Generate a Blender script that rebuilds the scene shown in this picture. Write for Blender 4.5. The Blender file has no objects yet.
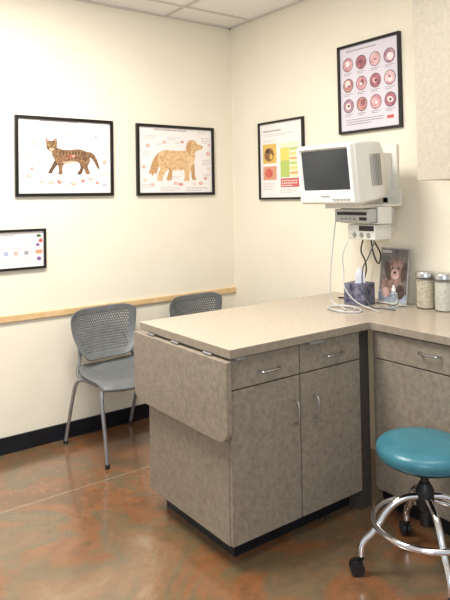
import bpy, bmesh, math, random
from mathutils import Vector, Matrix
random.seed(4)
scene=bpy.context.scene
try: scene.view_settings.view_transform='Standard'
except Exception: pass
COL=scene.collection

# ---------------------------------------------------------------- materials
def lin(c):
    r=[]
    for x in c[:3]:
        x/=255.
        r.append(x/12.92 if x<=.04045 else ((x+.055)/1.055)**2.4)
    return (r[0],r[1],r[2],1.)
def mat(name,c1,c2=None,scale=20,rough=.5,metal=0.,bump=0.,bscale=None,detail=4,spec=.5,trans=0.,ior=1.45,coat=0.,spread=.15):
    m=bpy.data.materials.new(name);m.use_nodes=True
    nt=m.node_tree;N=nt.nodes;L=nt.links
    b=N['Principled BSDF']
    b.inputs['Roughness'].default_value=rough
    b.inputs['Metallic'].default_value=metal
    b.inputs['Specular IOR Level'].default_value=spec
    b.inputs['IOR'].default_value=ior
    if trans: b.inputs['Transmission Weight'].default_value=trans
    if coat: b.inputs['Coat Weight'].default_value=coat
    tc=N.new('ShaderNodeTexCoord')
    no=N.new('ShaderNodeTexNoise');no.inputs['Scale'].default_value=scale;no.inputs['Detail'].default_value=detail
    L.new(tc.outputs['Object'],no.inputs['Vector'])
    rp=N.new('ShaderNodeValToRGB')
    rp.color_ramp.elements[0].position=.5-spread;rp.color_ramp.elements[1].position=.5+spread
    rp.color_ramp.elements[0].color=lin(c1);rp.color_ramp.elements[1].color=lin(c2 or c1)
    L.new(no.outputs['Fac'],rp.inputs['Fac']);L.new(rp.outputs['Color'],b.inputs['Base Color'])
    if bump:
        n2=N.new('ShaderNodeTexNoise');n2.inputs['Scale'].default_value=bscale or scale*4
        L.new(tc.outputs['Object'],n2.inputs['Vector'])
        bp=N.new('ShaderNodeBump');bp.inputs['Strength'].default_value=bump;bp.inputs['Distance'].default_value=.005
        L.new(n2.outputs['Fac'],bp.inputs['Height']);L.new(bp.outputs['Normal'],b.inputs['Normal'])
    return m
M={}
M['wall']=mat('wall_paint',(228,220,201),(231,223,205),3,.75,bump=.15,bscale=140)
M['ceil']=mat('ceiling_tile',(246,245,242),(238,237,233),90,.9,bump=.3,bscale=200)
M['grid']=mat('ceiling_grid_metal',(205,200,192),None,10,.5)
M['base']=mat('black_rubber',(14,17,24),(22,26,34),8,.35)
M['rail']=mat('rail_wood',(222,190,144),(206,172,124),14,.4)
M['lam']=mat('cabinet_laminate',(147,136,121),(125,114,101),48,.40,bump=.04,bscale=60,detail=10,spread=.2)
M['dark']=mat('shadowed_filler_laminate',(74,68,61),(64,58,52),40,.6)  # darker cabinet laminate, inner-corner shade put into the colour
M['top']=mat('worktop_laminate',(181,168,151),(165,153,137),58,.24,detail=10,spread=.2)
M['edge']=mat('worktop_edge_laminate',(150,138,123),(132,121,107),50,.35,detail=9,spread=.2)
M['upper']=mat('upper_cabinet_laminate',(186,177,160),(174,165,148),48,.5,detail=9,spread=.2)
M['chrome']=mat('brushed_steel',(205,205,205),(190,190,190),30,.25,1.)
M['satin']=mat('satin_grey_steel',(165,166,168),(154,155,157),30,.45,.8)
M['chrome2']=mat('bright_chrome',(232,232,235),None,30,.10,1.)
M['teal']=mat('teal_vinyl',(60,118,132),(52,108,122),12,.30,bump=.1,bscale=120)
M['greyp']=mat('grey_plastic',(110,113,114),(102,105,106),20,.42)
M['blk']=mat('black_plastic',(20,20,22),(28,28,30),20,.4)
M['frame']=mat('black_frame_paint',(16,15,16),(24,22,22),20,.3)
M['tvw']=mat('monitor_shell_plastic',(222,220,212),(216,213,205),8,.45)
M['screen']=mat('screen_glass',(44,48,52),(50,54,58),4,.12)
M['tvg']=mat('grey_trim_plastic',(150,148,142),None,8,.5)
M['silver']=mat('silver_plastic',(182,182,178),(172,172,168),20,.35,.2)
M['white']=mat('white_plastic',(222,222,218),None,20,.4)
M['cord']=mat('pale_grey_cord',(190,190,188),None,20,.5)
M['cordg']=mat('dark_grey_cord',(80,82,86),None,20,.5)
M['glass']=mat('clear_glass',(245,250,250),None,5,.03,trans=1.,ior=1.3)
M['cotton']=mat('cotton_swabs',(238,234,224),(222,214,198),70,.9,bump=.5,bscale=90)
M['biscuit']=mat('pale_sticks',(232,222,202),(212,196,168),80,.9,bump=.5,bscale=90)
M['tissue']=mat('tissue_paper',(225,228,236),None,5,.9)
M['tbox']=mat('tissue_box_card',(44,50,74),(120,118,134),34,.5)
def P(name,c,c2=None,s=60): 
    k='print_'+name
    if k not in M: M[k]=mat('ink_'+name,c,c2,s,.42)
    return M[k]

def floor_mat():
    m=bpy.data.materials.new('stained_concrete');m.use_nodes=True
    nt=m.node_tree;N=nt.nodes;L=nt.links;b=N['Principled BSDF']
    tc=N.new('ShaderNodeTexCoord')
    n1=N.new('ShaderNodeTexNoise');n1.inputs['Scale'].default_value=1.5;n1.inputs['Detail'].default_value=12;n1.inputs['Roughness'].default_value=.62;n1.inputs['Distortion'].default_value=.9
    L.new(tc.outputs['Object'],n1.inputs['Vector'])
    rp=N.new('ShaderNodeValToRGB');e=rp.color_ramp.elements
    e[0].position=.30;e[0].color=lin((92,78,58))
    e[1].position=.72;e[1].color=lin((146,128,102))
    x=e.new(.40);x.color=lin((116,84,56))
    x=e.new(.47);x.color=lin((140,92,58))
    x=e.new(.54);x.color=lin((112,98,72))
    x=e.new(.63);x.color=lin((136,100,70))
    L.new(n1.outputs['Fac'],rp.inputs['Fac'])
    n2=N.new('ShaderNodeTexNoise');n2.inputs['Scale'].default_value=13;n2.inputs['Detail'].default_value=8;n2.inputs['Roughness'].default_value=.75
    L.new(tc.outputs['Object'],n2.inputs['Vector'])
    r2=N.new('ShaderNodeValToRGB');r2.color_ramp.elements[0].position=.3;r2.color_ramp.elements[1].position=.72
    r2.color_ramp.elements[0].color=(.70,.70,.70,1);r2.color_ramp.elements[1].color=(1.12,1.1,1.08,1)
    L.new(n2.outputs['Fac'],r2.inputs['Fac'])
    mx=N.new('ShaderNodeMixRGB');mx.blend_type='MULTIPLY';mx.inputs['Fac'].default_value=1
    L.new(rp.outputs['Color'],mx.inputs['Color1']);L.new(r2.outputs['Color'],mx.inputs['Color2'])
    sp=N.new('ShaderNodeSeparateXYZ');L.new(tc.outputs['Object'],sp.inputs[0])
    a=N.new('ShaderNodeMath');a.operation='ADD';a.inputs[1].default_value=.70;L.new(sp.outputs['Y'],a.inputs[0])
    ab=N.new('ShaderNodeMath');ab.operation='ABSOLUTE';L.new(a.outputs[0],ab.inputs[0])
    lt=N.new('ShaderNodeMath');lt.operation='LESS_THAN';lt.inputs[1].default_value=.007;L.new(ab.outputs[0],lt.inputs[0])
    m2=N.new('ShaderNodeMixRGB');m2.inputs['Color2'].default_value=lin((150,136,116))
    fm=N.new('ShaderNodeMath');fm.operation='MULTIPLY';fm.inputs[1].default_value=.5;L.new(lt.outputs[0],fm.inputs[0])
    L.new(fm.outputs[0],m2.inputs['Fac']);L.new(mx.outputs[0],m2.inputs['Color1'])
    L.new(m2.outputs[0],b.inputs['Base Color'])
    b.inputs['Roughness'].default_value=.26
    b.inputs['Specular IOR Level'].default_value=.8
    b.inputs['Coat Weight'].default_value=.9;b.inputs['Coat Roughness'].default_value=.14;b.inputs['Coat IOR'].default_value=1.6
    bp=N.new('ShaderNodeBump');bp.inputs['Strength'].default_value=.05;bp.inputs['Distance'].default_value=.01
    L.new(n2.outputs['Fac'],bp.inputs['Height']);L.new(bp.outputs['Normal'],b.inputs['Normal'])
    n3=N.new('ShaderNodeTexNoise');n3.inputs['Scale'].default_value=3.5;n3.inputs['Detail'].default_value=3
    L.new(tc.outputs['Object'],n3.inputs['Vector'])
    b3=N.new('ShaderNodeBump');b3.inputs['Strength'].default_value=.12;b3.inputs['Distance'].default_value=.02
    L.new(n3.outputs['Fac'],b3.inputs['Height']);L.new(b3.outputs['Normal'],b.inputs['Coat Normal'])
    return m
M['floor']=floor_mat()

# ---------------------------------------------------------------- mesh builder
def smooth_path(pts,n=8,closed=False):
    P_=[Vector(p) for p in pts];out=[];k=len(P_)
    segs=k if closed else k-1
    for i in range(segs):
        if closed: p0,p1,p2,p3=P_[(i-1)%k],P_[i],P_[(i+1)%k],P_[(i+2)%k]
        else:
            p1,p2=P_[i],P_[i+1]
            p0=P_[i-1] if i>0 else p1*2-p2
            p3=P_[i+2] if i+2<k else p2*2-p1
        for j in range(n):
            t=j/n
            out.append(.5*((2*p1)+(p2-p0)*t+(2*p0-5*p1+4*p2-p3)*t*t+(3*p1-p0-3*p2+p3)*t**3))
    if not closed: out.append(P_[-1])
    return out
class B:
    def __init__(s): s.bm=bmesh.new()
    def box(s,x0,x1,y0,y1,z0,z1,mi=0):
        v=[s.bm.verts.new((x,y,z)) for z in (z0,z1) for x,y in ((x0,y0),(x1,y0),(x1,y1),(x0,y1))]
        for f in ((3,2,1,0),(4,5,6,7),(0,1,5,4),(1,2,6,5),(2,3,7,6),(3,0,4,7)):
            s.bm.faces.new([v[i] for i in f]).material_index=mi
        return s
    def prism(s,outline,axis,a0,a1,mi=0,side=None):
        def mk(p,a):
            if axis=='x': return (a,p[0],p[1])
            if axis=='y': return (p[0],a,p[1])
            return (p[0],p[1],a)
        A=[s.bm.verts.new(mk(p,a0)) for p in outline];C=[s.bm.verts.new(mk(p,a1)) for p in outline]
        n=len(outline)
        s.bm.faces.new(A).material_index=mi;s.bm.faces.new(C[::-1]).material_index=mi
        for i in range(n):
            s.bm.faces.new([A[i],C[i],C[(i+1)%n],A[(i+1)%n]]).material_index=mi if side is None else side
        return s
    def poly(s,pts,mi=0):
        f=s.bm.faces.new([s.bm.verts.new(p) for p in pts]);f.material_index=mi;return s
    def lathe(s,prof,n=32,c=(0,0,0),mi=0,axis='z'):
        rings=[]
        for r,z in prof:
            ring=[]
            for i in range(n):
                a=2*math.pi*i/n;x,y=r*math.cos(a),r*math.sin(a)
                p=(x,y,z) if axis=='z' else ((z,x,y) if axis=='x' else (x,z,y))
                ring.append(s.bm.verts.new((p[0]+c[0],p[1]+c[1],p[2]+c[2])))
            rings.append(ring)
        for a,b in zip(rings,rings[1:]):
            for i in range(n):
                s.bm.faces.new([a[i],a[(i+1)%n],b[(i+1)%n],b[i]]).material_index=mi
        s.bm.faces.new(rings[0][::-1]).material_index=mi;s.bm.faces.new(rings[-1]).material_index=mi
        return s
    def tube(s,pts,r,n=10,closed=False,sm=8,mi=0):
        path=smooth_path(pts,sm,closed) if sm else [Vector(p) for p in pts]
        k=len(path);up=None;rings=[]
        for i,p in enumerate(path):
            if closed: t=path[(i+1)%k]-path[i-1]
            else: t=path[min(i+1,k-1)]-path[max(i-1,0)]
            t.normalize()
            if up is None:
                up=t.orthogonal().normalized()
            up=(up-t*up.dot(t)).normalized();sd=t.cross(up)
            rings.append([s.bm.verts.new(p+r*(math.cos(2*math.pi*j/n)*up+math.sin(2*math.pi*j/n)*sd)) for j in range(n)])
        R=rings+([rings[0]] if closed else [])
        for ii,(a,b) in enumerate(zip(R,R[1:])):
            off=0
            if closed and ii==k-1:
                off=min(range(n),key=lambda o:(a[0].co-b[o].co).length)
            for j in range(n):
                s.bm.faces.new([a[j],a[(j+1)%n],b[(j+1+off)%n],b[(j+off)%n]]).material_index=mi
        if not closed:
            s.bm.faces.new(rings[0][::-1]).material_index=mi;s.bm.faces.new(rings[-1]).material_index=mi
        return s
    def obj(s,name,mats,parent=None,loc=(0,0,0),rot=(0,0,0),bevel=0,smooth=False,label=None,cat=None,kind=None,seg=2):
        me=bpy.data.meshes.new(name)
        bmesh.ops.recalc_face_normals(s.bm,faces=s.bm.faces)
        s.bm.to_mesh(me);s.bm.free()
        for m in (mats if isinstance(mats,(list,tuple)) else [mats]): me.materials.append(m)
        if smooth:
            for p in me.polygons: p.use_smooth=True
            me.set_sharp_from_angle(angle=math.radians(40))
        o=bpy.data.objects.new(name,me);COL.objects.link(o)
        o.location=loc;o.rotation_euler=rot
        if parent: o.parent=parent
        if bevel:
            md=o.modifiers.new('bevel','BEVEL');md.width=bevel;md.segments=seg;md.limit_method='ANGLE';md.angle_limit=math.radians(40)
        if label: o['label']=label
        if cat: o['category']=cat
        if kind: o['kind']=kind
        return o
def empty(name,label,cat,loc=(0,0,0),rot=(0,0,0),group=None):
    o=bpy.data.objects.new(name,None);COL.objects.link(o);o.location=loc;o.rotation_euler=rot
    o.empty_display_size=.1
    o['label']=label;o['category']=cat
    if group:o['group']=group
    return o
def copy_tree(o,loc,label=None):
    n=o.copy();COL.objects.link(n);n.location=loc
    if label:n['label']=label
    def rec(a,b):
        for c in [x for x in a.children]:
            d=c.copy();COL.objects.link(d);d.parent=b;rec(c,d)
    rec(o,n)
    return n

# ---------------------------------------------------------------- room
H=2.867
B().box(-5,.12,0,.12,0,H).obj('wall_back',M['wall'],kind='structure')
B().box(0,.12,-5,0,0,H).obj('wall_right',M['wall'],kind='structure')
B().box(-5,.12,-5.2,.12,-.1,0).obj('floor',M['floor'],kind='structure')
b=B().box(-5,.12,-5,.12,H,H+.08)
for i in range(9):
    x=-.60-.61*i
    if x>-5: b.box(x-.012,x+.012,-5,-.012,H-.006,H-.0005,1)
for i in range(9):
    y=-.27-.61*i
    if y>-5: b.box(-5,-.012,y-.012,y+.012,H-.0065,H-.0004,1)
b.box(-5,0,-.022,0,H-.01,H-.0003,1);b.box(-.022,0,-5,0,H-.01,H-.0003,1)
b.obj('ceiling',[M['ceil'],M['grid']],kind='structure')
B().box(-5,0,-.012,0,0,.10).obj('baseboard_back',M['base'],kind='structure')
B().box(-.012,0,-1.06,-.012,0,.10).obj('baseboard_right',M['base'],kind='structure')
B().box(-5,0,-.018,0,.79,.83).obj('trim_1',M['rail'],bevel=.004,kind='structure')

# ---------------------------------------------------------------- posters
def poster(label,cx,cz,w,h,wall,draw,paper,rect,fw=.02):
    loc=(cx,0,cz) if wall=='A' else (0,cx,cz)
    rot=(0,0,0) if wall=='A' else (0,0,-math.pi/2)
    e=empty('framed_poster',label,'poster',loc,rot)
    b=B();D=.022
    o=[(-w/2,-h/2),(w/2,-h/2),(w/2,h/2),(-w/2,h/2)];i=[(x-math.copysign(fw,x),z-math.copysign(fw,z)) for x,z in o]
    for k in range(4):
        a,c=o[k],o[(k+1)%4];d,g=i[(k+1)%4],i[k]
        b.prism([a,c,d,g],'y',-D,-.001)
    b.obj('frame_border',M['frame'],e)
    b=B();mats=[paper];lay=[0]
    b.poly([(-w/2+.01,-.010,-h/2+.01),(w/2-.01,-.010,-h/2+.01),(w/2-.01,-.010,h/2-.01),(-w/2+.01,-.010,h/2-.01)],0)
    u0,v0,u1,v1=rect
    class D_:
        def mi(s,m):
            if m not in mats: mats.append(m)
            return mats.index(m)
        def pt(s,u,v): return ((u-u0)/(u1-u0)*w-w/2, h/2-(v-v0)/(v1-v0)*h)
        def poly(s,pts,m,sm=4):
            lay[0]+=1;y=-.010-lay[0]*.000018
            q=[Vector((*s.pt(*p),0)) for p in pts]
            if sm: q=smooth_path(q,sm,True)
            b.poly([(p.x,y,p.y) for p in q],s.mi(m))
        def ell(s,u,v,ru,rv,m,n=16,rot=0):
            s.poly([(u+ru*math.cos(t)*math.cos(rot)-rv*math.sin(t)*math.sin(rot),v+ru*math.cos(t)*math.sin(rot)+rv*math.sin(t)*math.cos(rot)) for t in [2*math.pi*k/n for k in range(n)]],m,0)
        def rect(s,a,c,d,g,m): s.poly([(a,c),(d,c),(d,g),(a,g)],m,0)
        def line(s,p,q,t,m):
            dx,dy=q[0]-p[0],q[1]-p[1];l=math.hypot(dx,dy) or 1;nx,ny=-dy/l*t/2,dx/l*t/2
            s.poly([(p[0]+nx,p[1]+ny),(q[0]+nx,q[1]+ny),(q[0]-nx,q[1]-ny),(p[0]-nx,p[1]-ny)],m,0)
        def text(s,u,v,w_,rows,m,gap=1.6,t=.5):
            lay[0]+=1;y=-.010-lay[0]*.000018
            for r in range(rows):
                x=u
                end=u+w_*(1 if r<rows-1 else .7)
                while x<end-.4:
                    l=random.uniform(.8,2.2);l=min(l,end-x)
                    c=[s.pt(x,v+r*gap),s.pt(x+l,v+r*gap),s.pt(x+l,v+r*gap+t),s.pt(x,v+r*gap+t)]
                    b.poly([(p[0],y,p[1]) for p in c],s.mi(m));x+=l+.5
    draw(D_())
    b.obj('poster_print',mats,e)
    return e
ink=P('grey',(178,168,165));inkd=P('darkgrey',(136,122,120))
pink=P('pink',(228,178,168),(214,148,140));red=P('red',(206,104,92),(190,84,74));blu=P('blue',(160,172,196))
dkb=P('darkbrown',(74,54,42));cream=P('cream',(222,204,180))
def organs(d,L_):
    for (u,v,a,c,m) in L_:
        d.ell(u,v,a,c,m);d.ell(u+a*.2,v-c*.2,a*.5,c*.45,cream,10)
def cat_draw(d):
    br=P('brown',(158,122,88),(108,78,54),70);dk=P('stripe',(78,56,42));ln=P('tan',(204,176,142));sh=P('brownshade',(110,82,60),(86,64,48),80)
    d.text(38,119.5,52,1,inkd,t=1.0)
    for (u,v,w_,r) in ((21,127,12,3),(70,130,14,2),(93,128,14,4),(21,150,10,3),(99,146,10,3),(20,166,12,4),(24,186,16,2),(98,172,10,4),(60,190,22,2),(86,186,18,2),(60,125,10,2),(45,187,12,2),(60,139,8,2),(76,138,12,3),(92,140,6,2),(34,150,6,2),(38,172,5,3),(64,178,7,2),(30,133,9,2)):
        d.text(u,v,w_,r,ink)
    organs(d,((32,143,2.2,2.6,pink),(37,160,1.8,2.6,cream),(27,176,2.6,2.2,pink),(48,183,3.2,1.9,pink),(56,182,2.2,2.2,red),(70,184,3.6,2,pink),(80,181,2.2,1.8,red),(88,179,2.2,1.8,pink),(103,161,2.2,2.6,pink),(103,185,2.2,1.6,blu),(66,134,1.8,1.4,pink),(30,169,1.3,1.5,red),(94,134,1.5,1.5,pink),(39,182,1.8,1.4,pink),(63,187,1.8,1.4,cream),(95,183,1.8,1.4,red),(104,153,1.5,1.3,cream),(25,158,1.6,1.6,pink)))
    d.poly([(82,151),(87,150.5),(91.4,153),(94.4,158),(96.4,163.6),(97.4,167.4),(96.2,168.6),(93.8,165),(91,160),(87.8,156.6),(84,157)],br)
    for p,q in (((86.6,155.6),(88.2,151.4)),((89.6,157.6),(91.8,154)),((91.8,160.6),(94.2,158.4)),((93.4,163.6),(96,162)),((95,166.4),(97,165))): d.line(p,q,.9,dk)
    d.poly([(52,160),(48.6,166),(45.6,171.6),(45.4,173.2),(48.8,173.4),(49.6,171),(53,166),(57,162)],sh)
    d.poly([(76,160),(77.4,167),(74.8,172.4),(74,174),(77.8,174.2),(80.4,168),(82,160)],sh)
    d.poly([(49,149),(53,147),(60,149),(68,148.8),(76,148),(82.6,150),(86.8,155),(87,161),(84.8,166),(86.6,171.6),(87.2,173.8),(83.2,174.2),(82.4,172),(80.4,167.5),(77,163),(72,161.4),(65,163),(60.6,163.8),(58.8,169),(59.2,173.6),(54.6,174.4),(55.6,171),(55,166),(52.6,161),(49.4,156)],br)
    d.poly([(59,162.4),(66,160.6),(75,161),(71,161.6),(65,162.8)],ln)
    for i in range(9):
        x=57.5+i*3.1;d.poly([(x,149.8),(x+.7,150.6),(x+.1,153),(x-1.2,154.8+(i%2)*1.4),(x-1.0,152.4)],dk,3)
    for i in range(12):
        d.ell(57+(i*37%28),156+(i*17%5),.9,.5,dk,8)
    d.ell(82,157.5,2.4,2.0,dk);d.ell(82,157.5,1.4,1.1,br)
    for x,y in ((83.4,163.4),(83.6,166),(84.8,169),(56,164),(56.8,168),(57,171)): d.line((x-1,y),(x+1.2,y-.5),.6,dk)
    d.ell(67,155.8,3.6,2,P('rib',(184,110,92),(160,84,70)));d.ell(64.6,155.8,1.6,1.1,P('liver',(140,70,60)));d.ell(70.2,155.4,1.7,1.2,pink)
    d.poly([(43.4,142.6),(42.8,137.2),(46,140),(50,140),(53.2,137.2),(54,142.6),(53.2,147.8),(51,150.4),(48.5,151.4),(46,150.4),(43.8,147.8)],br,3)
    d.poly([(43.8,140.8),(43.6,138.6),(45.2,140.4)],pink,0);d.poly([(51.6,140.4),(52.8,138.6),(53,140.8)],pink,0)
    d.ell(48.5,148.9,2.4,1.7,ln)
    for x in (46.1,50.9): d.ell(x,145,.9,.65,P('eye',(180,188,110)));d.ell(x,145,.35,.55,dkb)
    d.ell(48.5,147.6,.6,.45,dkb)
    for x in (46.5,47.8,49.2,50.5): d.line((x,140.6),(x,142.8),.4,dk)
    for s_ in (-1,1):
        d.line((48.5+s_*3.2,146.4),(48.5+s_*5,145.8),.4,dk);d.line((48.5+s_*3.2,148),(48.5+s_*4.8,148.2),.4,dk)
def dog_draw(d):
    g=P('golden',(226,192,148),(200,158,110),55);gd=P('goldendark',(200,158,112),(180,136,92),60);gl=P('goldenlight',(230,202,162),(216,182,138),60)
    d.text(152,129.5,46,1,inkd,t=1.0)
    for (u,v,w_,r) in ((142,136,12,3),(165,137,12,2),(200,136,9,4),(141,152,6,4),(201,159,8,4),(140,184,12,3),(158,187,20,3),(184,187,22,3),(201,173,9,3),(172,141,8,2),(154,143,7,2),(196,130,10,2),(170,176,8,2)):
        d.text(u,v,w_,r,ink)
    organs(d,((146,146,2,2,pink),(143,180,1.8,1.8,cream),(173,183,2.4,1.6,pink),(178,184,2.2,1.6,red),(199,183,2.6,1.8,pink),(207,152,2,2.2,pink),(207,168,1.8,1.7,cream),(162,142,1.8,1.4,pink),(180,141,1.5,1.3,red),(142,167,1.6,1.8,pink),(204,178,1.5,1.3,red),(150,184,1.8,1.4,pink),(192,184,1.6,1.3,cream),(208,143,1.4,1.3,pink)))
    d.poly([(158.6,152.4),(154,155),(150.4,161),(148,168),(146.4,174),(148.6,173),(149.8,176),(152,172.6),(153.6,174),(155.6,168),(157.6,162)],gd)
    d.poly([(163,165),(166,170),(164.8,175),(163.6,179),(165,180),(168.6,179.4),(169.4,172),(171,165)],gd)
    d.poly([(181,163),(188,168),(189,175),(189.8,179),(193.8,179),(192.6,175),(192.4,169),(191,162)],gd)
    d.poly([(188,151.4),(182,149.8),(174,150.4),(165,149.8),(159,151.2),(155.4,155.6),(154.8,161),(156.4,166),(157.4,169),(155.4,173.4),(154.4,178.6),(154.6,180.2),(159.4,180.4),(160,177),(162,173),(166.6,167.4),(168.6,169.8),(170.4,168.8),(173,170.6),(175,169.2),(178,170.2),(180.6,168.8),(182,174),(181.6,178.4),(181,180.4),(186.4,180.4),(186.6,177),(187.4,171),(191,163),(193,154)],g)
    for i in range(10): d.ell(160+i*2.6,153.8+(i*5%4),2.2,.9,(gl,g)[i%2],10,-.2)
    for i in range(7): d.ell(158.6+i*.9,158+i*1.5,1.5,.9,(gd,g)[i%2],10,1.2)
    d.poly([(186.6,153),(190.6,155),(191.6,160),(189,165),(187.4,168),(185,161)],gl)
    d.poly([(183.4,148.6),(184.6,142),(187.6,139),(191.4,138.8),(194.4,140.6),(195.8,142.8),(200,143.9),(201.2,145.8),(200.4,147.6),(197,148.8),(193.6,151),(191.2,156),(190,154.6),(188,156.4),(185.6,154.4)],g)
    d.poly([(185.8,141.8),(188.4,142.4),(189,147.6),(188,151),(186.2,151.6),(184.2,148.4)],gd)
    d.ell(200.5,144.9,.7,.7,dkb);d.ell(193.3,142.9,.55,.45,dkb);d.line((196.6,148),(200.2,147.1),.3,dkb)
def small_draw(d):
    d.text(2,234,24,1,inkd,t=1.0)
    gr=P('green',(96,140,92));pu=P('purple',(130,90,150))
    for k in range(4):
        x=0+k*8.5
        d.text(x,239,7,5,ink);d.rect(x+1,250.5,x+4.5,254.5,(P('tan',(206,176,140)),blu,pink,P('grey2',(150,150,156)))[k]);d.text(x,258,7,4,ink)
    d.rect(-1,247.4,34,248,ink)
    d.ell(39,236,2.2,1.8,gr);d.ell(40.5,241,1.8,2,red);d.ell(38,245,1.8,1.6,pu);d.ell(38.5,236,1,.8,dkb);d.rect(36,250,42,254,P('skin',(206,150,120)));d.ell(39,259,2,2,pu)
    d.ell(5,236.5,1.6,1.6,pu)
def chart_draw(d):
    d.text(265,129,26,1,inkd,t=1.4);d.text(266,133,30,2,ink)
    tn=P('brownmid',(150,106,70),(116,80,52),50);ye=P('yellow',(226,206,110));gr=P('yellowgreen',(176,194,106));og=P('orange',(222,150,96));rd=P('crimson',(196,96,98))
    d.rect(264,143,278,163,P('ochre',(214,178,92)));d.ell(270.5,154,5,7,tn);d.ell(269,150,2,2.4,dkb);d.ell(272.5,156,1.6,3,P('ochre',(214,178,92)))
    d.rect(264,166,278,180,P('skin',(206,150,120)));d.ell(270,173,4,5,red);d.text(264,183,12,5,ink)
    d.text(265,139,11,2,ink)
    d.rect(282,144,300,147,P('paleyellow',(236,228,186)))
    d.rect(282,148,291,161,ye);d.rect(282,161,291,178,gr);d.rect(291.5,148,300,178,P('palegreen',(216,220,182)))
    for k in range(6): d.rect(291.5,149+k*4.8,300,150.8+k*4.8,(gr,ye,og)[k%3])
    d.rect(282,179,300,188,rd);d.text(283,181,15,3,P('paper2',(235,225,215)),t=1.,gap=2.4)
    d.text(282,190,16,3,ink)
def circ_draw(d):
    rim=P('maroon',(110,66,76))
    cols=[(P('iris'+str(i),c,c2,40)) for i,(c,c2) in enumerate([((214,168,168),(184,126,134)),((176,114,124),(146,86,100)),((220,190,190),(190,140,146)),((146,104,122),(184,146,158)),((196,148,138),(164,108,108))])]
    pc_=[P('palecentre',(234,212,210)),P('palecentre2',(214,170,170)),P('darkcentre',(140,92,96))]
    d.text(14,8,70,1,inkd,t=1.6)
    k=0
    for r in range(3):
        for c in range(4):
            x=16.5+c*22.3;y=26+r*27
            d.ell(x,y,8.8,9.2,P('rimink',(58,44,48)),24);d.ell(x,y,8.0,8.4,cols[k%5],24)
            dx,dy=random.uniform(-2,2),random.uniform(-2,2)
            d.ell(x+dx,y+dy,random.uniform(3,5),random.uniform(3.2,5),pc_[(k*5+r)%3],18,random.uniform(0,1))
            d.ell(x-dx*.7,y-dy*.7,random.uniform(1.2,2.6),random.uniform(1.2,2.2),(P('white',(244,236,234)),rim,cols[1])[(k+r)%3],14)
            d.text(x-7,y+10.8,14,2,inkd,gap=2.2,t=.9);k+=1
    d.text(12,98,60,3,inkd,t=1.0,gap=3);d.rect(78,99,88,103,red)
paper=P('paper',(234,228,226),(230,224,221),6);paperb=P('paperlilac',(212,206,215),(206,200,209),6)
poster('black-framed cat anatomy chart with a striped standing cat',-1.368,1.81,.665,.51,'A',cat_draw,paper,(14,116,112,197))
poster('black-framed dog anatomy chart with a golden standing dog',-.522,1.807,.665,.51,'A',dog_draw,paper,(135,125,213,195))
poster('small black-framed sheet with coloured thumbnails above the chairs',-1.72,1.228,.42,.25,'A',small_draw,paper,(-12,229,45,269),.015)
poster('narrow black-framed chart with yellow, green and red panels',-.58,1.79,.475,.562,'B',chart_draw,paper,(260,120,305,200),.014)
poster('large black-framed poster with twelve round pink pictures',-1.385,2.19,.48,.555,'B',circ_draw,paperb,(0,0,100,116),.016)

# ---------------------------------------------------------------- cabinets
def pull(parent,c,l,axis,normal):
    b=B();off=.030;h=l/2;n=Vector(normal)
    a=Vector((0,0,1)) if axis=='z' else Vector(axis)
    c=Vector(c)
    pts=[c-a*h,c-a*h*.98+n*off*.55,c-a*h*.72+n*off,c+a*h*.72+n*off,c+a*h*.98+n*off*.55,c+a*h]
    b.tube(pts,.0052,8,sm=5)
    return b.obj('handle',M['chrome'],parent,smooth=True,label='curved brushed steel pull handle')
c1=empty('base_cabinet','grey-brown laminate base cabinet with two drawers over two doors','cabinet',(-1.015,-1.45,0))
ox,oy=-1.015,-1.45
def L(x0,x1,y0,y1): return (x0-ox,x1-ox,y0-oy,y1-oy)
b=B();b.box(*L(-1.40,-.612,-1.775,-1.12),.10,.872)
b.obj('body',M['lam'],c1,bevel=.002)
B().box(*L(-.611,-.525,-1.775,-1.12),.0,.872).obj('corner_filler',M['dark'],c1,label='recessed filler panel in the inner corner, shade painted in')
b=B();b.box(*L(-1.325,-.612,-1.705,-1.15),0,.0995)
b.obj('toe_kick',M['base'],c1)
for i,(x0,x1) in enumerate(((-1.397,-1.013),(-1.007,-.614))):
    d=B().box(*L(x0,x1,-1.795,-1.776),.735,.862).obj('drawer',M['lam'],c1,bevel=.002)
    pull(d,((x0+x1)/2-ox+.01,-1.795-oy,.79),.11,(1,0,0),(0,-1,0))
    d=B().box(*L(x0,x1,-1.795,-1.776),.103,.729).obj('door',M['lam'],c1,bevel=.002)
    xh=x1-.035 if i==0 else x0+.08
    pull(d,(xh-ox,-1.795-oy,.575),.098,'z',(0,-1,0))
def wall_cab(y1,y0,hy):
    w=y1-y0
    e=empty('base_cabinet','grey-brown laminate base cabinet with drawer and door against the wall','cabinet',(-.28,(y0+y1)/2,0))
    B().box(-.24,.278,-w/2,w/2,.10,.872).obj('body',M['lam'],e,bevel=.002)
    B().box(-.19,.278,-w/2,w/2,0,.10).obj('toe_kick',M['base'],e)
    d=B().box(-.26,-.241,-w/2+.003,w/2-.03,.735,.862).obj('drawer',M['lam'],e,bevel=.002)
    pull(d,(-.26,hy,.81),.10,(0,1,0),(-1,0,0))
    d=B().box(-.26,-.241,-w/2+.003,w/2-.03,.103,.729).obj('door',M['lam'],e,bevel=.002)
    pull(d,(-.26,-w/2+.04,.6),.098,'z',(-1,0,0))
wall_cab(-1.80,-2.45,-.02);wall_cab(-2.453,-3.05,0)

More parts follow.
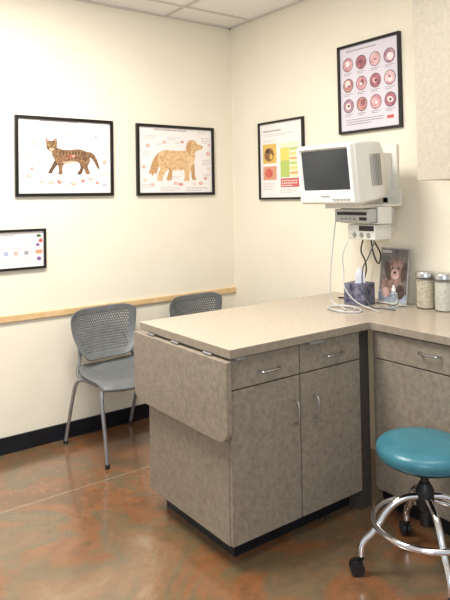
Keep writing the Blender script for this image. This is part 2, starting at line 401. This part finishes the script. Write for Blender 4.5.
# worktop
wt=empty('worktop','mottled beige laminate L-shaped worktop over the cabinets','worktop',(0,0,.91))
b=B();b.prism([(-1.42,-1.825),(-.568,-1.825),(-.568,-3.06),(-.001,-3.06),(-.001,-1.07),(-1.42,-1.07)],'z',-.038,0,0,1)
b.obj('worktop_slab',[M['top'],M['edge']],wt,bevel=.003)
def rrect(y0,y1,z0,z1,r):
    pts=[(y1,z1),(y0,z1)]
    for k in range(9):
        a=math.pi+math.pi/2*k/8;pts.append((y0+r+r*math.cos(a),z0+r+r*math.sin(a)))
    for k in range(9):
        a=-math.pi/2+math.pi/2*k/8;pts.append((y1-r+r*math.cos(a),z0+r+r*math.sin(a)))
    return pts
b=B();b.prism(rrect(-1.832,-1.055,-.378,-.046,.06),'x',-1.446,-1.419)
leaf=b.obj('drop_leaf',M['lam'],wt,bevel=.003,label='hanging grey-brown laminate leaf with rounded lower corners')
for y in (-1.68,-1.42,-1.20):
    b=B().lathe([(.0055,y-.03),(.0055,y+.03)],10,(-1.430,0,-.040),axis='y')
    b.obj('hinge',M['satin'],wt,smooth=True,label='small steel hinge knuckle')
B().box(-.975,-.885,-1.829,-1.80,-.050,-.039).obj('support_slide',M['satin'],wt,bevel=.002,label='small grey metal sliding support')
B().box(-1.39,-1.345,-1.828,-1.80,-.050,-.039).obj('support_slide',M['satin'],wt,bevel=.002,label='small grey metal sliding support')

# upper cabinet
u=empty('wall_cabinet','light beige laminate wall cabinet with a flat door above the worktop','cabinet',(-.001,-2.37,1.595))
B().box(-.31,0,-.42,.42,0,.95).obj('body',M['upper'],u,bevel=.002)
B().box(-.33,-.311,-.42,.42,0,.95).obj('door',M['upper'],u,bevel=.002)

# ---------------------------------------------------------------- chairs
def chair(loc,label):
    e=empty('stacking_chair',label,'chair',loc,(0,0,math.radians(5)),group='grey waiting chairs along the wall')
    def back(s,t):
        wd=.184+.056*math.sin(min(1,t*1.1)*math.pi/2)
        z=.515+.318*t
        if t>.5: z-= (.040*(abs(s)**7)-.008*s*s)*((t-.5)/.5)
        if t<.5: z+= .035*(abs(s)**6)*((.5-t)/.5)
        y=.135+.085*t**.8-.062*s*s*(.6+.4*t)+.02*math.sin(t*math.pi)
        k=max(0,(t-.88)/.12);k2=max(0,(.12-t)/.12)
        return Vector((s*wd*(1-.03*k*k-.06*k2*k2),y,z))
    nu,nv=61,39
    b=B();V=[[b.bm.verts.new(back(-1+2*i/nu,j/nv)) for i in range(nu+1)] for j in range(nv+1)]
    for j in range(nv):
        for i in range(nu):
            if 4<j<nv-4 and 5<i<nu-6 and j%2==1 and (i+(j//2))%2==1: continue
            b.bm.faces.new([V[j][i],V[j][i+1],V[j+1][i+1],V[j+1][i]])
    o=b.obj('backrest',M['greyp'],e,smooth=True,label='perforated grey plastic curved backrest')
    md=o.modifiers.new('sol','SOLIDIFY');md.thickness=.006;md.offset=0
    def seat(s,t):
        wd=.210+.03*math.sin(t*math.pi*.75)
        y=.17-.42*t
        y+=.05*abs(s)**4*(1 if t>.5 else -1)*abs(t-.5)*2
        z=.452+.018*(s*s)-.014*math.sin(t*math.pi)*(1-s*s)-.04*max(0,(t-.72)/.28)**2+.03*max(0,(.22-t)/.22)**2-.012*abs(s)**10
        return Vector((s*wd,y,z))
    nu,nv=28,26
    b=B();V=[[b.bm.verts.new(seat(-1+2*i/nu,j/nv)) for i in range(nu+1)] for j in range(nv+1)]
    for j in range(nv):
        for i in range(nu): b.bm.faces.new([V[j][i],V[j][i+1],V[j+1][i+1],V[j+1][i]])
    o=b.obj('seat',M['greyp'],e,smooth=True)
    md=o.modifiers.new('sol','SOLIDIFY');md.thickness=.016;md.offset=0
    for sx in (-1,1):
        x=sx*.235
        b=B().tube([(x-sx*.035,-.17,.432),(x-sx*.01,-.185,.41),(x,-.20,.34),(x,-.232,.15),(x,-.25,.012)],.0115,10)
        b.lathe([(.014,0),(.014,.025)],10,(x,-.25,0),mi=1)
        b.obj('leg',[M['satin'],M['blk']],e,smooth=True)
        b=B().tube([(x-sx*.02,.06,.434),(x,.09,.42),(x+sx*.003,.13,.36),(x+sx*.004,.20,.16),(x+sx*.004,.25,.012)],.0115,10)
        b.lathe([(.014,0),(.014,.025)],10,(x+sx*.004,.25,0),mi=1)
        b.obj('leg',[M['satin'],M['blk']],e,smooth=True)
        b=B().tube([(x-sx*.03,-.17,.431),(x-sx*.022,-.05,.433),(x-sx*.015,.08,.438),(x-sx*.020,.13,.465),(x-sx*.045,.148,.52),(x-sx*.060,.172,.58),(x-sx*.075,.205,.64)],.0105,10)
        b.obj('side_rail',M['greyp'],e,smooth=True,label='grey back support rail')
    for y,xx in ((-.17,.205),(.07,.215)):
        B().tube([(-xx,y,.430),(0,y,.422),(xx,y,.430)],.009,8).obj('crossbar',M['satin'],e,smooth=True)
    return e
ch=chair((-1.160,-.31,0),'grey perforated plastic chair with steel legs, fully visible by the wall')
copy_tree(ch,(-.445,-.31,0),'grey perforated plastic chair mostly hidden behind the worktop')

# ---------------------------------------------------------------- stool
st=empty('rolling_stool','round teal vinyl rolling stool with chrome legs and foot ring','stool',(-.78,-2.27,0))
b=B();b.lathe([(.005,.458),(.170,.458),(.182,.462),(.189,.475),(.190,.492),(.186,.505),(.172,.517),(.14,.525),(.08,.528),(.005,.529)],56)
b.obj('seat',M['teal'],st,smooth=True)
b=B();b.lathe([(.11,.442),(.155,.444),(.174,.457)],48);b.lathe([(.03,.40),(.035,.438),(.06,.444)],24)
b.obj('seat_base',M['blk'],st,smooth=True)
b=B();b.lathe([(.016,.20),(.016,.44)],20);b.lathe([(.03,.255),(.036,.265),(.036,.33),(.03,.345),(.022,.36)],24);b.lathe([(.022,.19),(.022,.26)],20)
b.obj('post',M['blk'],st,smooth=True,label='dark threaded central post')
ring=[(.207*math.cos(2*math.pi*k/32),.207*math.sin(2*math.pi*k/32),.198) for k in range(32)]
B().tube(ring,.0125,10,closed=True,sm=2).obj('foot_ring',M['chrome2'],st,smooth=True,label='chrome tubular foot ring')
for k in range(4):
    a=math.radians(54+90*k);ca,sa=math.cos(a),math.sin(a)
    pr=[(.028,.305),(.07,.302),(.115,.285),(.155,.25),(.185,.205),(.215,.165),(.245,.138),(.262,.11),(.265,.075)]
    b=B().tube([(r*ca,r*sa,z) for r,z in pr],.0145,12,sm=5)
    b.obj('leg',M['chrome2'],st,smooth=True)
    b=B();tx,ty=-sa,ca
    c=Vector((.265*ca,.265*sa,0));o2=Vector((.018*ca,.018*sa,0))
    b.lathe([(.012,.06),(.014,.08)],12,(c.x,c.y,0))
    n=20
    for sgn in (-1,1):
        off=Vector((tx,ty,0))*sgn*.012
        r,w=.029,.009
        r1=[];r2=[]
        for q in range(n):
            t=2*math.pi*q/n
            d=Vector((ca,sa,0))*math.cos(t)*r+Vector((0,0,1))*(math.sin(t)*r+r)
            r1.append(b.bm.verts.new(c+o2+off+d-Vector((tx,ty,0))*w));r2.append(b.bm.verts.new(c+o2+off+d+Vector((tx,ty,0))*w))
        b.bm.faces.new(r1);b.bm.faces.new(r2[::-1])
        for q in range(n): b.bm.faces.new([r1[q],r1[(q+1)%n],r2[(q+1)%n],r2[q]])
    b.obj('caster',M['blk'],st,smooth=True)

# ---------------------------------------------------------------- monitor on mount
mt=empty('monitor_wall_mount','white metal swivel bracket holding the monitor on the wall','wall mount',(0,-1.53,1.46))
B().box(-.02,-.001,-.055,.055,.02,.36).obj('wall_plate',M['tvw'],mt,bevel=.004)
B().box(-.10,-.02,-.02,.02,.05,.31).obj('arm',M['tvw'],mt,bevel=.004)
b=B();b.box(-.38,-.06,-.11,.16,.002,.016);b.box(-.06,-.05,-.11,.16,.006,.09);b.box(-.39,-.38,-.11,.16,-.004,.028)
b.box(-.06,-.02,-.02,.02,.02,.09)
b.obj('tray',M['tvw'],mt,bevel=.003)
b=B();b.box(-.29,-.18,.129,.137,-.084,.002);b.box(-.29,-.18,-.137,-.129,-.084,.002);b.box(-.29,-.18,-.137,.137,-.090,-.084)
b.obj('strap',M['tvw'],mt,label='white metal strap around the recorder')
tilt=math.radians(6)
tv=empty('television','boxy off-white tube television with dark screen on the wall bracket','television',(-.31,-1.492,1.499),(0,-tilt,math.radians(3)))
W,Hh=.40,.325
b=B()
secs=[(-.185,W/2,0,Hh),(-.10,W/2,0,Hh),(-.02,W/2-.004,.002,Hh-.004),(.06,W/2-.014,.006,Hh-.014),(.135,W/2-.055,.015,Hh-.055),(.15,W/2-.075,.02,Hh-.08)]
rings=[]
for x,hw,z0,z1 in secs: rings.append([b.bm.verts.new((x,sy*hw,z)) for sy,z in ((-1,z0),(1,z0),(1,z1),(-1,z1))])
for a,c in zip(rings,rings[1:]):
    for i in range(4): b.bm.faces.new([a[i],a[(i+1)%4],c[(i+1)%4],c[i]])
b.bm.faces.new(rings[0]);b.bm.faces.new(rings[-1])
b.obj('housing',M['tvw'],tv,bevel=.014,smooth=True,seg=4)
b=B()
zo0,zo1=.068,Hh-.022;yo=W/2-.028
def ringp(x,hy,z0,z1): return [b.bm.verts.new((x,sy*hy,z)) for sy,z in ((-1,z0),(1,z0),(1,z1),(-1,z1))]
r0=ringp(-.180,W/2-.004,.003,Hh-.003);r1=ringp(-.204,W/2-.012,.010,Hh-.010);r2=ringp(-.208,yo,zo0,zo1);r3=ringp(-.192,yo-.010,zo0+.010,zo1-.010)
for a,c in ((r0,r1),(r1,r2),(r2,r3)):
    for i in range(4): b.bm.faces.new([a[i],a[(i+1)%4],c[(i+1)%4],c[i]])
b.obj('bezel',M['tvw'],tv,bevel=.006,seg=3)
b=B();n=12;V=[]
for j in range(n+1):
    row=[]
    for i in range(n+1):
        s,t=-1+2*i/n,-1+2*j/n
        row.append(b.bm.verts.new((-.192-.008*(1-s*s)*(1-t*t)-.0,s*(yo-.010),(zo0+zo1)/2+t*((zo1-zo0)/2-.010))))
    V.append(row)
for j in range(n):
    for i in range(n): b.bm.faces.new([V[j][i],V[j][i+1],V[j+1][i+1],V[j+1][i]])
b.obj('screen',M['screen'],tv,smooth=True,label='dark convex glass screen')
B().box(-.210,-.205,-.03,.03,.044,.051).obj('brand_plate',M['tvg'],tv)
for k in range(5):
    B().box(-.210,-.204,-.16+.024*k,-.145+.024*k,.025,.033).obj('button',M['tvg'],tv)
b=B()
for k in range(7): b.box(-.06+.014*k,-.056+.014*k,-W/2-.001,-W/2+.004,.08,.25)
b.obj('vent',M['tvg'],tv)
v=empty('video_recorder','slim silver video recorder in the bracket under the television','video recorder',(-.23,-1.53,1.378))
B().box(-.12,.09,-.125,.125,.001,.074).obj('body',M['silver'],v,bevel=.004)
B().box(-.123,-.119,-.105,.105,.040,.058).obj('tape_slot',M['blk'],v)
B().box(-.123,-.119,-.105,-.055,.012,.030).obj('display',M['blk'],v)
for k in range(4): B().lathe([(.006,-.126),(.006,-.119)],12,(0,-.02+.03*k,.02),axis='x').obj('button',M['tvg'],v)
v=empty('switch_box','small off-white equipment box with round sockets below the recorder','equipment box',(-.20,-1.54,1.280))
B().box(-.09,.05,-.100,.095,.001,.086).obj('body',M['tvw'],v,bevel=.006)
B().box(-.093,-.089,-.092,.01,.050,.078).obj('front_panel',M['blk'],v)
for y in (-.055,-.005,.045): B().lathe([(.010,-.096),(.014,-.092),(.014,-.088)],16,(0,y,.026),axis='x').obj('socket',M['tvg'],v,smooth=True)
B().box(.05,.18,-.02,.02,.03,.06).obj('bracket_bar',M['tvw'],v)

# cables
def cable(pts,r,m,label): 
    return B().tube(pts,r,8,sm=8).obj('cable',m,smooth=True,label=label,cat='cable')
cable([(-.365,-1.425,1.39),(-.36,-1.395,1.25),(-.36,-1.375,1.12),(-.365,-1.37,1.0),(-.36,-1.38,.93),(-.38,-1.45,.915),(-.43,-1.54,.915),(-.48,-1.56,.915),(-.48,-1.48,.915),(-.42,-1.42,.917),(-.36,-1.48,.919),(-.38,-1.60,.919),(-.44,-1.64,.915),(-.50,-1.57,.917),(-.47,-1.45,.919),(-.40,-1.46,.921),(-.37,-1.54,.921),(-.42,-1.60,.922)],.0038,M['cord'],'pale cord dropping from the bracket and coiled on the worktop')
cable([(-.305,-1.65,1.28),(-.32,-1.62,1.20),(-.31,-1.565,1.12),(-.30,-1.56,1.0),(-.29,-1.60,.922),(-.26,-1.65,.915),(-.25,-1.73,.914)],.0036,M['cordg'],'thin grey cord hanging beside the tissue box')
cable([(-.15,-1.435,1.272),(-.13,-1.40,1.20),(-.07,-1.38,1.13),(-.05,-1.36,1.05),(-.08,-1.32,.97),(-.12,-1.28,.917),(-.18,-1.26,.917)],.0045,M['blk'],'black cord hanging behind the tissue box')
cable([(-.23,-1.58,1.274),(-.20,-1.60,1.20),(-.16,-1.55,1.14),(-.15,-1.51,1.19),(-.17,-1.51,1.274)],.0045,M['blk'],'short looped black cord under the equipment box')
cable([(-.33,-1.48,1.27),(-.345,-1.455,1.20),(-.325,-1.44,1.10),(-.335,-1.455,1.01),(-.325,-1.53,.94),(-.335,-1.66,.917),(-.36,-1.71,.917)],.0032,M['cord'],'thin pale cord sagging in front of the tissue box')

# tissue box
t=empty('tissue_box','dark blue and grey patterned tissue box beneath the television','tissue box',(-.215,-1.455,.91),(0,0,math.radians(12)))
B().box(-.062,.062,-.065,.065,0,.12).obj('carton',M['tbox'],t,bevel=.003)
b=B();n=10
rings=[]
for (r,z) in ((.035,.118),(.03,.14),(.033,.165),(.02,.185),(.008,.20)):
    rings.append([b.bm.verts.new((r*math.cos(2*math.pi*k/n)*(1.3 if k%2 else .6)+z*.03,r*math.sin(2*math.pi*k/n)*(.5 if k%2 else 1.0),z+random.uniform(-.004,.004))) for k in range(n)])
for a,c in zip(rings,rings[1:]):
    for k in range(n): b.bm.faces.new([a[k],a[(k+1)%n],c[(k+1)%n],c[k]])
b.bm.faces.new(rings[-1])
b.obj('tissue',M['tissue'],t,smooth=True)
# bottle
t=empty('pump_bottle','small clear plastic bottle with white cap beside the tissue box','bottle',(-.19,-1.675,.91))
B().lathe([(.02,0),(.024,.004),(.024,.07),(.018,.085),(.010,.092)],24).obj('bottle_body',M['glass'],t,smooth=True)
B().lathe([(.011,.092),(.011,.108),(.006,.110),(.005,.125)],16).obj('cap',M['white'],t,smooth=True)
# picture stand
pc=empty('picture_stand','upright stand holding a muted photo of a pink-nosed puppy','picture stand',(-.085,-1.58,.91),(math.radians(-8),0,-math.pi/2))
B().box(-.10,.10,-.002,.004,.004,.315).obj('backing',M['tvg'],pc)
b=B();mats=[P('photodark',(78,76,80),(122,112,108),22),P('puppy',(164,134,124),(112,86,78),34),P('dogdark',(58,46,44),(88,70,64),40),P('photopale',(190,190,192),(164,160,158),20),P('snout',(206,172,162),(180,144,136),50),P('dogeye',(36,30,30)),P('photoblue',(120,134,156),(160,164,172),26)]
def pe(cx,cz,rx,rz,mi,y,rot=0): b.poly([(cx+rx*math.cos(q)*math.cos(rot)-rz*math.sin(q)*math.sin(rot),y,cz+rx*math.cos(q)*math.sin(rot)+rz*math.sin(q)*math.cos(rot)) for q in [2*math.pi*k/20 for k in range(20)]],mi)
b.poly([(-.097,-.003,.008),(.097,-.003,.008),(.097,-.003,.312),(-.097,-.003,.312)],3)
b.poly([(-.094,-.0035,.011),(.094,-.0035,.011),(.094,-.0035,.309),(-.094,-.0035,.309)],0)
b.poly([(-.094,-.0036,.011),(.094,-.0036,.011),(.094,-.0036,.055),(-.094,-.0036,.075)],6)
b.poly([(-.090,-.0036,.285),(-.02,-.0036,.285),(-.02,-.0036,.300),(-.090,-.0036,.300)],3)
pe(-.010,.095,.072,.062,1,-.0038);pe(-.050,.06,.026,.028,4,-.0039);pe(.05,.07,.03,.040,2,-.0040)
pe(.015,.19,.058,.066,1,-.0043,.2);pe(-.042,.185,.022,.058,2,-.0046,.25);pe(.068,.18,.018,.056,2,-.0046,-.15);pe(.010,.165,.030,.028,4,-.0049)
pe(-.010,.200,.006,.006,5,-.0052);pe(.034,.203,.006,.006,5,-.0052);pe(.008,.176,.010,.007,5,-.0053)
b.obj('photo_print',mats,pc)
B().box(-.10,.10,-.04,.03,0,.004).obj('foot',M['white'],pc)
def jar(loc,label,m):
    e=empty('storage_jar',label,'jar',loc,group='glass jars by the wall')
    b=B();b.lathe([(.042,0),(.049,.004),(.050,.012),(.050,.155),(.046,.166)],32)
    b.obj('glass_body',M['glass'],e,smooth=True,label='clear glass cylinder')
    b=B();b.lathe([(.0455,.006),(.0465,.012),(.0465,.145),(.03,.155)],28);b.obj('contents',m,e,smooth=True)
    b=B();b.lathe([(.047,.167),(.051,.168),(.051,.188),(.047,.196),(.006,.198)],32);b.obj('lid',M['chrome'],e,smooth=True,label='shiny steel lid')
jar((-.058,-1.785,.91),'clear glass jar of pale sticks with a steel lid',M['biscuit'])
jar((-.058,-1.90,.91),'clear glass jar of white cotton with a steel lid',M['cotton'])

# ---------------------------------------------------------------- lights
def area(loc,target,sx,sy,e,c):
    l=bpy.data.lights.new('light','AREA');l.shape='RECTANGLE';l.size=sx;l.size_y=sy;l.energy=e;l.color=c
    o=bpy.data.objects.new('light',l);COL.objects.link(o);o.location=loc
    o.rotation_euler=(Vector(target)-Vector(loc)).to_track_quat('-Z','Y').to_euler()
    return o
area((-2.1,-1.35,2.84),(-2.1,-1.2,0),1.2,.6,94,(1,.965,.905))
area((-1.0,-2.9,2.84),(-1.0,-2.9,0),1.2,.6,20,(1,.98,.95))
area((-3.8,-4.6,2.0),(-.6,-.6,1.6),1.4,1.4,44,(.88,.94,1.0))
w=bpy.data.worlds.new('World');scene.world=w;w.use_nodes=True
w.node_tree.nodes['Background'].inputs[0].default_value=(.91,.955,1,1);w.node_tree.nodes['Background'].inputs[1].default_value=.71

# ---------------------------------------------------------------- camera
f,cp,yaw,pit,roll=610.9637,180.5983,.9327,.0291,-.0177
F=Vector((math.cos(yaw)*math.cos(pit),math.sin(yaw)*math.cos(pit),math.sin(pit)))
R=Vector((math.sin(yaw),-math.cos(yaw),0));U=R.cross(F)
R2=math.cos(roll)*R+math.sin(roll)*U;U2=-math.sin(roll)*R+math.cos(roll)*U
m=Matrix((R2,U2,-F)).transposed().to_4x4();m.translation=Vector((-2.9067,-3.8168,1.5226))
cd=bpy.data.cameras.new('camera');cam=bpy.data.objects.new('camera',cd);COL.objects.link(cam)
cam.matrix_world=m;cd.sensor_fit='VERTICAL';cd.sensor_height=36;cd.sensor_width=27;cd.lens=f/600*36;cd.shift_y=(cp-300)/600;cd.clip_start=.05
scene.camera=cam
